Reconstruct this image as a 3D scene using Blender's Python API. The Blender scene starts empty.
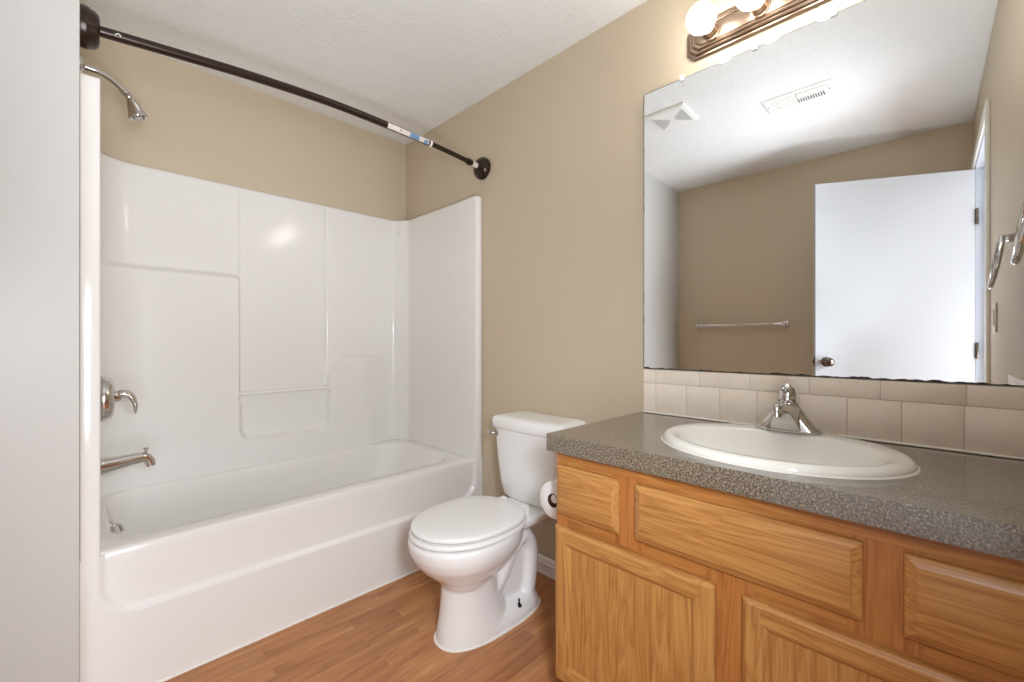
import bpy, bmesh, math, random
from mathutils import Vector, Matrix, noise
random.seed(4)
PI = math.pi
C = bpy.context.scene.collection
S = bpy.context.scene

# ------------------------------------------------------------------ camera, world, lights, exposure
EYE = 1.107                                   # camera height above the floor; the camera stands at x=0, y=0
cam = bpy.data.cameras.new('camera')
cam.sensor_width = 36.0
cam.lens = 432.5 / 1024 * 36.0
cam.clip_start = 0.02
camo = bpy.data.objects.new('camera', cam)
C.objects.link(camo)
camo.location = (0, 0, EYE)
camo.rotation_euler = (PI / 2, 0, -PI / 4)    # level, looking at 45 degrees into the corner
S.camera = camo

w = bpy.data.worlds.new('world')
S.world = w
w.use_nodes = True
w.node_tree.nodes['Background'].inputs[0].default_value = (0.80, 0.89, 1.0, 1)
w.node_tree.nodes['Background'].inputs[1].default_value = 1.0

BULB = 14.5
def light(name, typ, loc, energy, color, rot=(0, 0, 0), **kw):
    l = bpy.data.lights.new(name, typ)
    l.energy = energy
    l.color = color
    for k, v in kw.items():
        setattr(l, k, v)
    o = bpy.data.objects.new(name, l)
    C.objects.link(o)
    o.location = loc
    o.rotation_euler = rot
    return o
# added fill panel in the hallway, standing in for daylight through the doorway
light('hall_fill_light', 'AREA', (0.05, -2.0, 0.85), 54, (0.93, 0.99, 1.06), (math.radians(100), 0, 0),
      shape='RECTANGLE', size=1.5, size_y=1.3)
# added fill spots near the camera, standing in for the photographer's flash: forward, low, and bounced off the ceiling
def aim(d):
    return Vector(d).to_track_quat('-Z', 'Y').to_euler()
FILL = (0.92, 1.0, 1.10)
for name, loc, watt, d, cone in (('fill_forward', (0.10, -0.20, 1.25), 54, (0.40, 1.0, -0.55), 104),
                                 ('fill_low', (0.16, -0.20, 1.40), 30, (0.72, 0.62, -1.0), 84),
                                 ('fill_bounce_far', (0.10, -0.20, 1.25), 55, (0.55, 1.60, 1.2), 84),
                                 ('fill_bounce_up', (0.12, -0.05, 0.80), 25, (0.25, 0.60, 1.0), 125),
                                 ('fill_bounce_right', (0.25, -0.02, 0.80), 24, (0.70, 0.75, 1.0), 110)):
    light(name, 'SPOT', loc, watt, FILL, aim(d), spot_size=math.radians(cone), spot_blend=0.9, shadow_soft_size=0.20 if name == 'fill_bounce_far' else 0.12)

S.view_settings.view_transform = 'Standard'
S.view_settings.look = 'None'
S.view_settings.exposure = 0.42
S.view_settings.gamma = 1.0
S.view_settings.use_curve_mapping = False
S.cycles.use_denoising = True
S.cycles.max_bounces = 10
S.cycles.diffuse_bounces = 6
S.cycles.glossy_bounces = 6
S.cycles.caustics_reflective = False
S.cycles.caustics_refractive = False
S.cycles.sample_clamp_indirect = 6.0

# ------------------------------------------------------------------ materials
def srgb(r, g, b):
    f = lambda c: (c / 255) / 12.92 if c / 255 <= 0.04045 else ((c / 255 + 0.055) / 1.055) ** 2.4
    return (f(r), f(g), f(b), 1)

def mat(name, col, rough=0.5, metal=0.0, spec=0.5, coat=0.0):
    m = bpy.data.materials.new(name)
    m.use_nodes = True
    b = m.node_tree.nodes['Principled BSDF']
    b.inputs['Base Color'].default_value = col
    b.inputs['Roughness'].default_value = rough
    b.inputs['Metallic'].default_value = metal
    b.inputs['Specular IOR Level'].default_value = spec
    b.inputs['Coat Weight'].default_value = coat
    b.inputs['Coat Roughness'].default_value = 0.08
    return m

def nodes(m):
    nt = m.node_tree
    return nt, nt.nodes, nt.links, nt.nodes['Principled BSDF']

def texco(m, scale=(1, 1, 1), loc=(0, 0, 0), rot=(0, 0, 0)):
    nt, N, L, b = nodes(m)
    g = N.new('ShaderNodeNewGeometry')
    mp = N.new('ShaderNodeMapping')
    mp.inputs['Scale'].default_value = scale
    mp.inputs['Location'].default_value = loc
    mp.inputs['Rotation'].default_value = rot
    L.new(g.outputs['Position'], mp.inputs['Vector'])
    return mp.outputs['Vector']

def noise_node(m, vec, scale, detail=3, rough=0.5, dist=0.0):
    nt, N, L, b = nodes(m)
    n = N.new('ShaderNodeTexNoise')
    n.inputs['Scale'].default_value = scale
    n.inputs['Detail'].default_value = detail
    n.inputs['Roughness'].default_value = rough
    n.inputs['Distortion'].default_value = dist
    L.new(vec, n.inputs['Vector'])
    return n.outputs['Fac']

def ramp(m, fac, stops):
    nt, N, L, b = nodes(m)
    r = N.new('ShaderNodeValToRGB')
    r.color_ramp.elements[0].position = stops[0][0]
    r.color_ramp.elements[0].color = stops[0][1]
    r.color_ramp.elements[1].position = stops[-1][0]
    r.color_ramp.elements[1].color = stops[-1][1]
    for p, c in stops[1:-1]:
        e = r.color_ramp.elements.new(p)
        e.color = c
    L.new(fac, r.inputs['Fac'])
    return r.outputs['Color']

def mixc(m, fac, a, b_, mode='MIX'):
    nt, N, L, b = nodes(m)
    x = N.new('ShaderNodeMix')
    x.data_type = 'RGBA'
    x.blend_type = mode
    if isinstance(fac, (int, float)):
        x.inputs['Factor'].default_value = fac
    else:
        L.new(fac, x.inputs['Factor'])
    for s, v in (('A', a), ('B', b_)):
        i = [q for q in x.inputs if q.name == s and q.type == 'RGBA'][0]
        if isinstance(v, tuple):
            i.default_value = v
        else:
            L.new(v, i)
    return [q for q in x.outputs if q.type == 'RGBA'][0]

def bump(m, fac, strength, dist=0.002):
    nt, N, L, b = nodes(m)
    x = N.new('ShaderNodeBump')
    x.inputs['Strength'].default_value = strength
    x.inputs['Distance'].default_value = dist
    L.new(fac, x.inputs['Height'])
    L.new(x.outputs['Normal'], b.inputs['Normal'])

def paint(name, col, rough, bscale, bstr, bdist=0.002):
    m = mat(name, col, rough)
    v = texco(m)
    bump(m, noise_node(m, v, bscale, 4, 0.6), bstr, bdist)
    return m

M = {}
M['wall'] = paint('beige_wall_paint', srgb(200, 185, 160), 0.5, 130, 0.22)
M['wing'] = paint('flash_lit_wall_paint', srgb(198, 195, 190), 0.45, 130, 0.12)  # beige wall face with the flash's whitening put into its colour
M['ceiling'] = paint('white_textured_ceiling', srgb(236, 235, 232), 0.9, 75, 1.0, 0.008)
M['trim'] = mat('white_trim_paint', srgb(236, 234, 228), 0.35)
M['door'] = mat('white_door_paint', srgb(192, 193, 195), 0.4)
M['jamb'] = mat('blue_lit_jamb_paint', srgb(205, 212, 222), 0.4)  # bluish hall light put into the jamb colour
M['hall'] = mat('hall_paint', srgb(205, 205, 205), 0.7)
M['acrylic'] = mat('white_acrylic', srgb(233, 230, 226), 0.13, spec=0.42)
M['porcelain'] = mat('white_porcelain', srgb(240, 239, 237), 0.08, spec=0.55)
M['sinkp'] = mat('bone_sink_porcelain', srgb(236, 232, 223), 0.09, spec=0.5)
M['plastic'] = mat('white_seat_plastic', srgb(238, 236, 233), 0.22)
M['gap'] = mat('grey_rubber_and_gap_shade', srgb(90, 86, 82), 0.6)  # nozzle rubber, and painted shade for the register gaps
M['chrome'] = mat('chrome', (0.62, 0.60, 0.58, 1), 0.11, 1.0)
M['nickel'] = mat('brushed_nickel', (0.36, 0.27, 0.20, 1), 0.32, 1.0)
M['bronze'] = mat('dark_bronze', srgb(42, 24, 16), 0.28, 0.35, 0.6)
M['darkmetal'] = mat('dark_knob_metal', srgb(120, 108, 98), 0.22, 1.0)
M['white_sticker'] = mat('white_sticker', srgb(226, 218, 210), 0.5)
M['blue_sticker'] = mat('blue_sticker', srgb(110, 150, 190), 0.5)
M['red_ink'] = mat('red_ink', srgb(170, 90, 80), 0.5)
M['black'] = mat('black_shadow_gap', srgb(20, 18, 17), 0.7)
M['brown'] = mat('brown_card_core', srgb(92, 58, 40), 0.8)
M['switch'] = mat('ivory_switch_plastic', srgb(222, 214, 196), 0.35)
M['caulk'] = mat('white_caulk', srgb(235, 230, 220), 0.5)
M['clip'] = mat('clear_plastic_clip', srgb(235, 232, 228), 0.15)

def paper():
    m = mat('toilet_paper', srgb(238, 236, 234), 0.95, spec=0.1)
    v = texco(m)
    bump(m, noise_node(m, v, 220, 2), 0.3)
    return m
M['paper'] = paper()

def oak(name, grain, tint=(1.0, 1.0, 1.0)):
    """golden oak; grain 'z' vertical or 'y' horizontal (cabinet face lies in the y-z plane)"""
    m = mat(name, (1, 1, 1, 1), 0.33, spec=0.4)
    nt, N, L, b = nodes(m)
    sc = (9, 9, 0.7) if grain == 'z' else (9, 0.7, 9)
    sf = (140, 140, 5) if grain == 'z' else (140, 5, 140)
    v = texco(m, sc)
    n1 = noise_node(m, v, 1.9, 3, 0.5, 0.8)
    # cathedral rings: fold the broad noise into bands
    mt = N.new('ShaderNodeMath'); mt.operation = 'MULTIPLY'; mt.inputs[1].default_value = 9.0
    L.new(n1, mt.inputs[0])
    fr = N.new('ShaderNodeMath'); fr.operation = 'FRACT'
    L.new(mt.outputs[0], fr.inputs[0])
    t = lambda r, g, bb: srgb(r * 0.895 * tint[0], g * 0.87 * tint[1], bb * 0.77 * tint[2])
    rings = ramp(m, fr.outputs[0], [(0.0, t(196, 140, 88)), (0.45, t(219, 166, 108)), (0.85, t(206, 150, 94)), (1.0, t(190, 132, 80))])
    fine = ramp(m, noise_node(m, texco(m, sf), 1.0, 2, 0.6), [(0.30, (0.72, 0.66, 0.60, 1)), (0.52, (1, 1, 1, 1))])
    broad = ramp(m, noise_node(m, texco(m, (2.5, 2.5, 2.5)), 1.0, 2), [(0.3, (0.93, 0.88, 0.84, 1)), (0.7, (1, 1, 1, 1))])
    c = mixc(m, 0.75, rings, fine, 'MULTIPLY')
    c = mixc(m, 1.0, c, broad, 'MULTIPLY')
    L.new(c, b.inputs['Base Color'])
    return m
M['oak_v'] = oak('golden_oak_vertical', 'z')
M['oak_h'] = oak('golden_oak_horizontal', 'y')
M['oak_fv'] = oak('oak_face_frame_vertical', 'z', (0.95, 0.86, 0.80))
M['oak_fh'] = oak('oak_face_frame_horizontal', 'y', (0.96, 0.90, 0.84))

def laminate():
    m = mat('grey_speckled_laminate', (1, 1, 1, 1), 0.26, spec=0.9, coat=0.6)
    nt, N, L, b = nodes(m)
    v = texco(m)
    a = ramp(m, noise_node(m, v, 235, 3, 0.75), [(0.36, srgb(60, 47, 36)), (0.46, srgb(98, 85, 71)), (0.55, srgb(128, 116, 99)), (0.67, srgb(168, 158, 138))])
    c = ramp(m, noise_node(m, v, 45, 2), [(0.35, (0.86, 0.84, 0.82, 1)), (0.65, (1, 1, 1, 1))])
    L.new(mixc(m, 1.0, a, c, 'MULTIPLY'), b.inputs['Base Color'])
    bump(m, noise_node(m, v, 300, 2), 0.15, 0.001)
    return m
M['laminate'] = laminate()

def tilem():
    m = mat('beige_ceramic_tile', (1, 1, 1, 1), 0.36, spec=0.5)
    nt, N, L, b = nodes(m)
    c = ramp(m, noise_node(m, texco(m), 14, 5, 0.7), [(0.3, srgb(236, 222, 204)), (0.7, srgb(244, 231, 214))])
    L.new(c, b.inputs['Base Color'])
    return m
M['tile'] = tilem()
M['grout'] = mat('pale_grout', srgb(214, 198, 180), 0.8)

def floorm():
    m = mat('wood_look_floor', (1, 1, 1, 1), 0.3, spec=0.4)
    nt, N, L, b = nodes(m)
    br = N.new('ShaderNodeTexBrick')
    L.new(texco(m), br.inputs['Vector'])
    br.inputs['Color1'].default_value = (0, 0, 0, 1)
    br.inputs['Color2'].default_value = (1, 1, 1, 1)
    br.inputs['Mortar'].default_value = (0.2, 0.2, 0.2, 1)
    br.inputs['Scale'].default_value = 1.0
    br.inputs['Mortar Size'].default_value = 0.0006
    br.inputs['Mortar Smooth'].default_value = 0.2
    br.inputs['Bias'].default_value = 0.0
    br.inputs['Brick Width'].default_value = 0.46
    br.inputs['Row Height'].default_value = 0.067
    br.offset = 0.37
    br.offset_frequency = 2
    # each strip reads its own stretch of grain
    ad = N.new('ShaderNodeVectorMath'); ad.operation = 'MULTIPLY_ADD'
    L.new(br.outputs['Color'], ad.inputs[0])
    ad.inputs[1].default_value = (7, 3, 11)
    L.new(texco(m, (1.0, 9, 9)), ad.inputs[2])
    n1 = noise_node(m, ad.outputs[0], 2.2, 4, 0.55, 0.9)
    grain = ramp(m, n1, [(0.28, srgb(146, 92, 58)), (0.45, srgb(178, 121, 78)), (0.6, srgb(194, 138, 90)), (0.75, srgb(212, 164, 108))])
    shade = ramp(m, br.outputs['Color'], [(0.0, (0.86, 0.80, 0.75, 1)), (0.5, (0.95, 0.94, 0.92, 1)), (1.0, (1.0, 1.0, 1.0, 1))])
    c = mixc(m, 1.0, grain, shade, 'MULTIPLY')
    fine = ramp(m, noise_node(m, texco(m, (6, 160, 160)), 1.0, 2, 0.6), [(0.3, (0.84, 0.80, 0.77, 1)), (0.55, (1, 1, 1, 1))])
    c = mixc(m, 0.8, c, fine, 'MULTIPLY')
    L.new(c, b.inputs['Base Color'])
    return m
M['floor'] = floorm()

def mirrorm():
    m = mat('mirror_silver', (0.92, 0.945, 0.955, 1), 0.0, 1.0)
    return m
M['mirror'] = mirrorm()
M['mirror_edge'] = mat('mirror_black_edge', srgb(48, 42, 38), 0.6)
def bulbm():
    m = bpy.data.materials.new('lit_frosted_bulb')
    m.use_nodes = True
    nt = m.node_tree
    nt.nodes.clear()
    e = nt.nodes.new('ShaderNodeEmission')
    e.inputs[0].default_value = (1.0, 0.95, 0.90, 1)
    e.inputs[1].default_value = BULB
    o = nt.nodes.new('ShaderNodeOutputMaterial')
    nt.links.new(e.outputs[0], o.inputs[0])
    return m
M['bulb'] = bulbm()

# ------------------------------------------------------------------ builders
ORIGIN = {}
def root(name, label, cat, loc, group=None):
    o = bpy.data.objects.new(name, None)
    C.objects.link(o)
    o.location = loc
    o.empty_display_size = 0.05
    ORIGIN[o.name] = Vector(loc)
    tag(o, label, cat, group)
    return o

def tag(o, label=None, cat=None, group=None, kind=None):
    if label: o['label'] = label
    if cat: o['category'] = cat
    if group: o['group'] = group
    if kind: o['kind'] = kind
    return o

def obj(name, bm, m, parent=None, smooth=None, loc=None):
    """bm is in world space; smooth = auto-smooth angle in degrees (None keeps it flat)"""
    base = ORIGIN[parent.name] if parent is not None else Vector(loc or (0, 0, 0))
    bmesh.ops.translate(bm, verts=bm.verts, vec=-base)
    bmesh.ops.recalc_face_normals(bm, faces=bm.faces)
    me = bpy.data.meshes.new(name)
    bm.to_mesh(me)
    bm.free()
    ms = m if isinstance(m, (list, tuple)) else [m]
    for q in ms:
        me.materials.append(q)
    if smooth is not None:
        for p in me.polygons:
            p.use_smooth = True
        if smooth < 180:
            me.set_sharp_from_angle(angle=math.radians(smooth))
    o = bpy.data.objects.new(name, me)
    C.objects.link(o)
    if parent is not None:
        o.parent = parent
    else:
        o.location = base
    ORIGIN[o.name] = base
    return o

def struct(name, bm, m, smooth=None):
    return tag(obj(name, bm, m, None, smooth), kind='structure')

def B():
    return bmesh.new()

def box(bm, x0, x1, y0, y1, z0, z1, bev=0.0, seg=2, mi=0):
    r = bmesh.ops.create_cube(bm, size=1.0)
    vs = r['verts']
    for v in vs:
        v.co = Vector(((x0 + x1) / 2 + v.co.x * (x1 - x0), (y0 + y1) / 2 + v.co.y * (y1 - y0), (z0 + z1) / 2 + v.co.z * (z1 - z0)))
    fs = list({f for v in vs for f in v.link_faces})
    for f in fs: f.material_index = mi
    if bev > 0:
        es = list({e for v in vs for e in v.link_edges})
        r = bmesh.ops.bevel(bm, geom=es, offset=bev, segments=seg, profile=0.5, affect='EDGES')
        for f in r['faces']: f.material_index = mi
    return bm

def loft(bm, rings, cap0=True, cap1=True, closed=True, mi=0):
    vr = [[bm.verts.new(p) for p in r] for r in rings]
    n = len(vr[0])
    for a, b in zip(vr, vr[1:]):
        for i in range(n if closed else n - 1):
            j = (i + 1) % n
            f = bm.faces.new((a[i], a[j], b[j], b[i]))
            f.material_index = mi
    if cap0:
        bm.faces.new(vr[0][::-1]).material_index = mi
    if cap1:
        bm.faces.new(vr[-1]).material_index = mi
    return vr

def frame(d):
    d = Vector(d).normalized()
    up = Vector((0, 0, 1)) if abs(d.z) < 0.9 else Vector((1, 0, 0))
    a = d.cross(up).normalized()
    b = a.cross(d).normalized()
    return d, a, b

def tube(bm, pts, rad, n=14, caps=True, flat=1.0, mi=0):
    """tube through pts, rad number or list; flat squeezes it along the second frame axis"""
    pts = [Vector(p) for p in pts]
    rs = rad if isinstance(rad, (list, tuple)) else [rad] * len(pts)
    rings = []
    pa = None
    for i, p in enumerate(pts):
        d = (pts[min(i + 1, len(pts) - 1)] - pts[max(i - 1, 0)]).normalized()
        if pa is None:
            _, a, b = frame(d)
        else:
            a = (pa - d * pa.dot(d)).normalized()
            b = a.cross(d).normalized()
        pa = a
        rings.append([p + (a * math.cos(t) + b * math.sin(t) * flat) * rs[i] for t in (2 * PI * k / n for k in range(n))])
    loft(bm, rings, caps, caps, mi=mi)
    return bm

def lathe(bm, origin, axis, prof, n=28, mi=0, sq=1.0):
    """prof = list of (distance along axis, radius)"""
    o = Vector(origin)
    d, a, b = frame(axis)
    rings = [[o + d * h + (a * math.cos(t) + b * math.sin(t) * sq) * max(r, 1e-5) for t in (2 * PI * k / n for k in range(n))] for h, r in prof]
    loft(bm, rings, True, True, mi=mi)
    bmesh.ops.remove_doubles(bm, verts=bm.verts, dist=2e-5)
    return bm

def smooth_path(pts, n=8):
    P = [Vector(p) for p in pts]
    P = [P[0] * 2 - P[1]] + P + [P[-1] * 2 - P[-2]]
    out = []
    for i in range(1, len(P) - 2):
        p0, p1, p2, p3 = P[i - 1:i + 3]
        for k in range(n):
            t = k / n
            out.append(0.5 * ((2 * p1) + (p2 - p0) * t + (2 * p0 - 5 * p1 + 4 * p2 - p3) * t * t + (3 * p1 - p0 - 3 * p2 + p3) * t ** 3))
    out.append(P[-2])
    return out

def rrect(x0, x1, y0, y1, r, z, k=8, per=10):
    """rounded rectangle ring, counter-clockwise, same count for any size"""
    out = []
    cs = [((x1 - r, y0 + r), -PI / 2), ((x1 - r, y1 - r), 0), ((x0 + r, y1 - r), PI / 2), ((x0 + r, y0 + r), PI)]
    for ci, ((cx, cy), a0) in enumerate(cs):
        for i in range(k + 1):
            a = a0 + PI / 2 * i / k
            out.append(Vector((cx + r * math.cos(a), cy + r * math.sin(a), z)))
        nx = cs[(ci + 1) % 4]
        p = out[-1]
        q = Vector((nx[0][0] + r * math.cos(nx[1]), nx[0][1] + r * math.sin(nx[1]), z))
        for i in range(1, per):
            out.append(p.lerp(q, i / per))
    return out

# ------------------------------------------------------------------ room constants
XR = 1.57       # right wall (toilet, vanity, mirror)
YB = 2.589      # wall behind the tub
XL = -0.69      # wall behind the open door
YW = 1.64       # face of the wall that carries the shower head
YD = -0.165     # wall with the doorway
H = 2.44
DX0, DX1, DZ = -0.575, 0.235, 2.115  # doorway

# ------------------------------------------------------------------ setting
struct('floor', box(B(), -1.3, XR + 0.1, -2.4, YB + 0.1, -0.05, 0), M['floor'])
struct('ceiling', box(B(), -1.3, XR + 0.1, -2.4, YB + 0.1, H, H + 0.05), M['ceiling'])
struct('wall_right', box(B(), XR, XR + 0.1, YD, YB + 0.1, 0, H), M['wall'])
struct('wall_back', box(B(), 0, XR, YB, YB + 0.1, 0, H), M['wall'])
struct('wall_left', box(B(), XL - 0.1, XL, YD, YW, 0, H), M['wall'])
bm = B()
box(bm, XL - 0.1, 0, YW, YB + 0.1, 0, H, 0.0015, 2)
bmesh.ops.recalc_face_normals(bm, faces=bm.faces)
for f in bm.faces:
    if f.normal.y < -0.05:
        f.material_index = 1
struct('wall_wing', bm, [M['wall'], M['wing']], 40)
bm = B()
box(bm, XL - 0.1, DX0 - 0.02, YD - 0.12, YD, 0, H)
box(bm, DX1 + 0.02, XR + 0.1, YD - 0.12, YD, 0, H)
box(bm, DX0 - 0.02, DX1 + 0.02, YD - 0.12, YD, DZ + 0.02, H)
struct('wall_front', bm, M['wall'])
# door frame: jambs and head, then casings on the room side
bm = B()
box(bm, DX0 - 0.02, DX0, YD - 0.12, YD, 0, DZ + 0.02)
box(bm, DX1, DX1 + 0.02, YD - 0.12, YD, 0, DZ + 0.02)
box(bm, DX0, DX1, YD - 0.12, YD, DZ, DZ + 0.02)
box(bm, DX0, DX0 + 0.012, YD - 0.075, YD - 0.045, 0, DZ)
box(bm, DX1 - 0.012, DX1, YD - 0.075, YD - 0.045, 0, DZ)
box(bm, DX0, DX1, YD - 0.075, YD - 0.045, DZ - 0.012, DZ)
struct('trim_1', bm, M['jamb'])
bm = B()
for a, b, c, d in ((DX0 - 0.062, DX0 - 0.004, 0, DZ + 0.06), (DX1 + 0.004, DX1 + 0.062, 0, DZ + 0.06), (DX0 - 0.004, DX1 + 0.004, DZ + 0.004, DZ + 0.06)):
    box(bm, a, b, YD, YD + 0.014, c, d, 0.004)
struct('trim_2', bm, M['trim'], 40)
# hallway beyond the doorway
bm = B()
box(bm, -1.3, -1.2, -2.4, YD - 0.12, 0, H)
box(bm, 0.95, 1.05, -2.4, YD - 0.12, 0, H)
box(bm, -1.2, 0.95, -2.4, -2.3, 0, H)
box(bm, -1.3, XL - 0.1, YD - 0.16, YD - 0.12, 0, H)
struct('wall_hall', bm, M['hall'])

def baseboard(name, p0, p1, nrm):
    """colonial baseboard profile swept from p0 to p1, nrm points into the room"""
    prof = [(0, 0), (0.013, 0), (0.013, 0.052), (0.009, 0.060), (0.009, 0.066), (0.005, 0.076), (0.0, 0.080)]
    bm = B()
    n = Vector(nrm)
    rings = [[Vector(p) + n * a + Vector((0, 0, b)) for a, b in prof] for p in (p0, p1)]
    loft(bm, rings)
    return struct(name, bm, M['trim'])
baseboard('baseboard_right', (XR, 0.835, 0), (XR, 1.795, 0), (-1, 0, 0))
baseboard('baseboard_wing', (XL + 0.013, YW, 0), (0, YW, 0), (0, -1, 0))
baseboard('baseboard_left', (XL, YD, 0), (XL, YW, 0), (1, 0, 0))

# ------------------------------------------------------------------ bathtub with its moulded surround
def sstep(a, b, x):
    t = max(0.0, min(1.0, (x - a) / (b - a)))
    return t * t * (3 - 2 * t)
def sdbox(x, z, x0, x1, z0, z1, r):
    cx, cz, hx, hz = (x0 + x1) / 2, (z0 + z1) / 2, (x1 - x0) / 2 - r, (z1 - z0) / 2 - r
    qx, qz = abs(x - cx) - hx, abs(z - cz) - hz
    return math.hypot(max(qx, 0), max(qz, 0)) + min(max(qx, qz), 0) - r

ZT = 1.900                      # top of the surround
tubr = root('bathtub', 'white one-piece acrylic bathtub with tall moulded surround walls in the alcove', 'bathtub', (0.78, 2.19, 0))
def surround():
    # plan line of the inner face: flange, left side, soft corner, back, chamfer, right side, flange
    def arc(cx, cy, r, a0, a1, n):
        return [(cx + r * math.cos(math.radians(a0 + (a1 - a0) * i / n)), cy + r * math.sin(math.radians(a0 + (a1 - a0) * i / n))) for i in range(n + 1)]
    yb = 2.562
    pl = [(0.0006, 1.85), (0.0006, 1.801), (0.002, 1.7985), (0.006, 1.798), (0.037, 1.798), (0.042, 1.7995), (0.0445, 1.803), (0.045, 1.812)]
    pl += [(0.045 + 0.010 * t, 1.812 + (2.44 - 1.812) * t) for t in (0.1, 0.25, 0.5, 0.75, 1.0)]
    q0, q1, q2 = Vector((0.055, 2.44)), Vector((0.062, yb)), Vector((0.20, yb))
    for i in range(1, 11):
        t = i / 10
        p = q0 * (1 - t) ** 2 + q1 * 2 * t * (1 - t) + q2 * t * t
        pl.append((p.x, p.y))
    n = 240
    pl += [(0.20 + (1.440 - 0.20) * i / n, yb) for i in range(1, n + 1)]
    # chamfered corner with soft ends
    for (a, b, c) in (((1.440, yb), (1.455, yb), (1.466, 2.550)), ((1.512, 2.498), (1.524, 2.484), (1.524, 2.468))):
        a, b, c = Vector(a), Vector(b), Vector(c)
        for i in range(0 if a.y != yb else 1, 6):
            t = i / 5
            p = a * (1 - t) ** 2 + b * 2 * t * (1 - t) + c * t * t
            pl.append((p.x, p.y))
    pl += [(1.524 + 0.001 * t, 2.468 + (1.812 - 2.468) * t) for t in (0.25, 0.5, 0.75, 1.0)]
    pl += [(1.527, 1.803), (1.533, 1.798), (1.550, 1.797), (1.565, 1.799), (1.568, 1.803), (1.568, 1.85)]
    zs = []
    z = 0.44
    while z < ZT - 0.012:
        zs.append(z)
        z += 0.006 if z < 1.06 or 1.40 < z < 1.46 else 0.012
    W = 0.018
    def h(x, z):
        S_ = lambda d: 1 - sstep(-W, W, d)
        right = S_(sdbox(x, z, 1.022, 2.2, -1, 1.012, 0.14))
        left = S_(sdbox(x, z, -1, 0.583, -1, 1.437, 0.04))
        bot = S_(sdbox(x, z, -1, 3, -1, 0.80, 0.02))
        niche = S_(sdbox(x, z, 0.583, 1.022, 0.600, 3.0, 0.055))
        u = max(right, left, bot) * (1 - niche)
        fade = 1 - sstep(1.20, 1.44, x)
        v = u * 0.044 * fade
        # moulded grooves from the top down to the niche
        for gx, zb in ((0.583, 0.66), (1.022, 0.98)):
            if z > zb:
                v -= 0.006 * math.exp(-((x - gx) / 0.005) ** 2)
        # slightly dished column between the grooves
        return v
    rings = []
    for z in zs:
        ring = []
        for x, y in pl:
            yy = y
            if y > 2.44 and x < 1.45:
                yy = y - h(x, z) * sstep(2.44, 2.555, y)
            ring.append(Vector((x, yy, z)))
        rings.append(ring)
    # rounded top lip turning back to the walls
    for k, (dz, out) in enumerate(((-0.006, 0.000), (-0.002, 0.003), (0.0, 0.008), (0.0, 0.03))):
        ring = []
        for i, (x, y) in enumerate(pl):
            a = pl[max(i - 1, 0)]; b = pl[min(i + 1, len(pl) - 1)]
            t = Vector((b[0] - a[0], b[1] - a[1])).normalized()
            nrm = Vector((-t.y, t.x))
            x2 = min(max(x + nrm.x * out, 0.0006), 1.5685)
            y2 = min(y + nrm.y * out, 2.5875)
            if y < 1.86:   # flange: do not fold over the front
                x2, y2 = (min(max(x, 0.0006), 1.5685), y + out * 0.9)
            ring.append(Vector((x2, y2, ZT + dz)))
        rings.append(ring)
    bm = B()
    loft(bm, rings, False, False, closed=False)
    return obj('surround_wall', bm, M['acrylic'], tubr, 60)
surround()

def basin():
    bm = B()
    T = 0.462
    R = []
    R.append(rrect(0.020, 1.555, 1.813, 2.580, 0.012, T - 0.03))
    R.append(rrect(0.020, 1.555, 1.8135, 2.580, 0.012, T - 0.012))
    R.append(rrect(0.022, 1.553, 1.816, 2.578, 0.012, T - 0.004))
    R.append(rrect(0.026, 1.549, 1.824, 2.574, 0.012, T))
    R.append(rrect(0.066, 1.462, 1.893, 2.508, 0.13, T + 0.001))
    R.append(rrect(0.072, 1.455, 1.902, 2.502, 0.13, T - 0.003))
    R.append(rrect(0.076, 1.450, 1.908, 2.496, 0.13, T - 0.012))
    for z, a, b, c, r in ((0.40, 0.008, 0.030, 0.012, 0.13), (0.30, 0.02, 0.09, 0.03, 0.13), (0.20, 0.03, 0.16, 0.05, 0.13), (0.15, 0.045, 0.20, 0.065, 0.12), (0.125, 0.075, 0.24, 0.095, 0.10), (0.118, 0.13, 0.30, 0.14, 0.07)):
        R.append(rrect(0.076 + a, 1.450 - b, 1.908 + c, 2.496 - c, r, z))
    loft(bm, R, False, True)
    return obj('basin', bm, M['acrylic'], tubr, 50)
basin()

def apron():
    bm = B()
    nx, nz = 190, 72
    grid = []
    for j in range(nz + 1):
        row = []
        for i in range(nx + 1):
            x = 0.0006 + (1.567 - 0.0006) * i / nx
            z = 0.001 + (0.456 - 0.001) * j / nz
            d = sdbox(x, z, 0.045, 1.522, 0.262, 1.2, 0.10)
            rec = 0.017 * (1 - sstep(-0.009, 0.002, d))
            # the two side posts carry on up into the surround flange
            row.append(bm.verts.new((x, 1.7975 + rec, z)))
        grid.append(row)
    for j in range(nz):
        for i in range(nx):
            bm.faces.new((grid[j][i], grid[j][i + 1], grid[j + 1][i + 1], grid[j + 1][i]))
    # return at both sides and below so that it has thickness
    r = bmesh.ops.extrude_edge_only(bm, edges=[e for e in bm.edges if e.is_boundary])
    for v in [g for g in r['geom'] if isinstance(g, bmesh.types.BMVert)]:
        v.co.y = 1.83
    return obj('apron', bm, M['acrylic'], tubr, 60)
apron()

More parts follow.
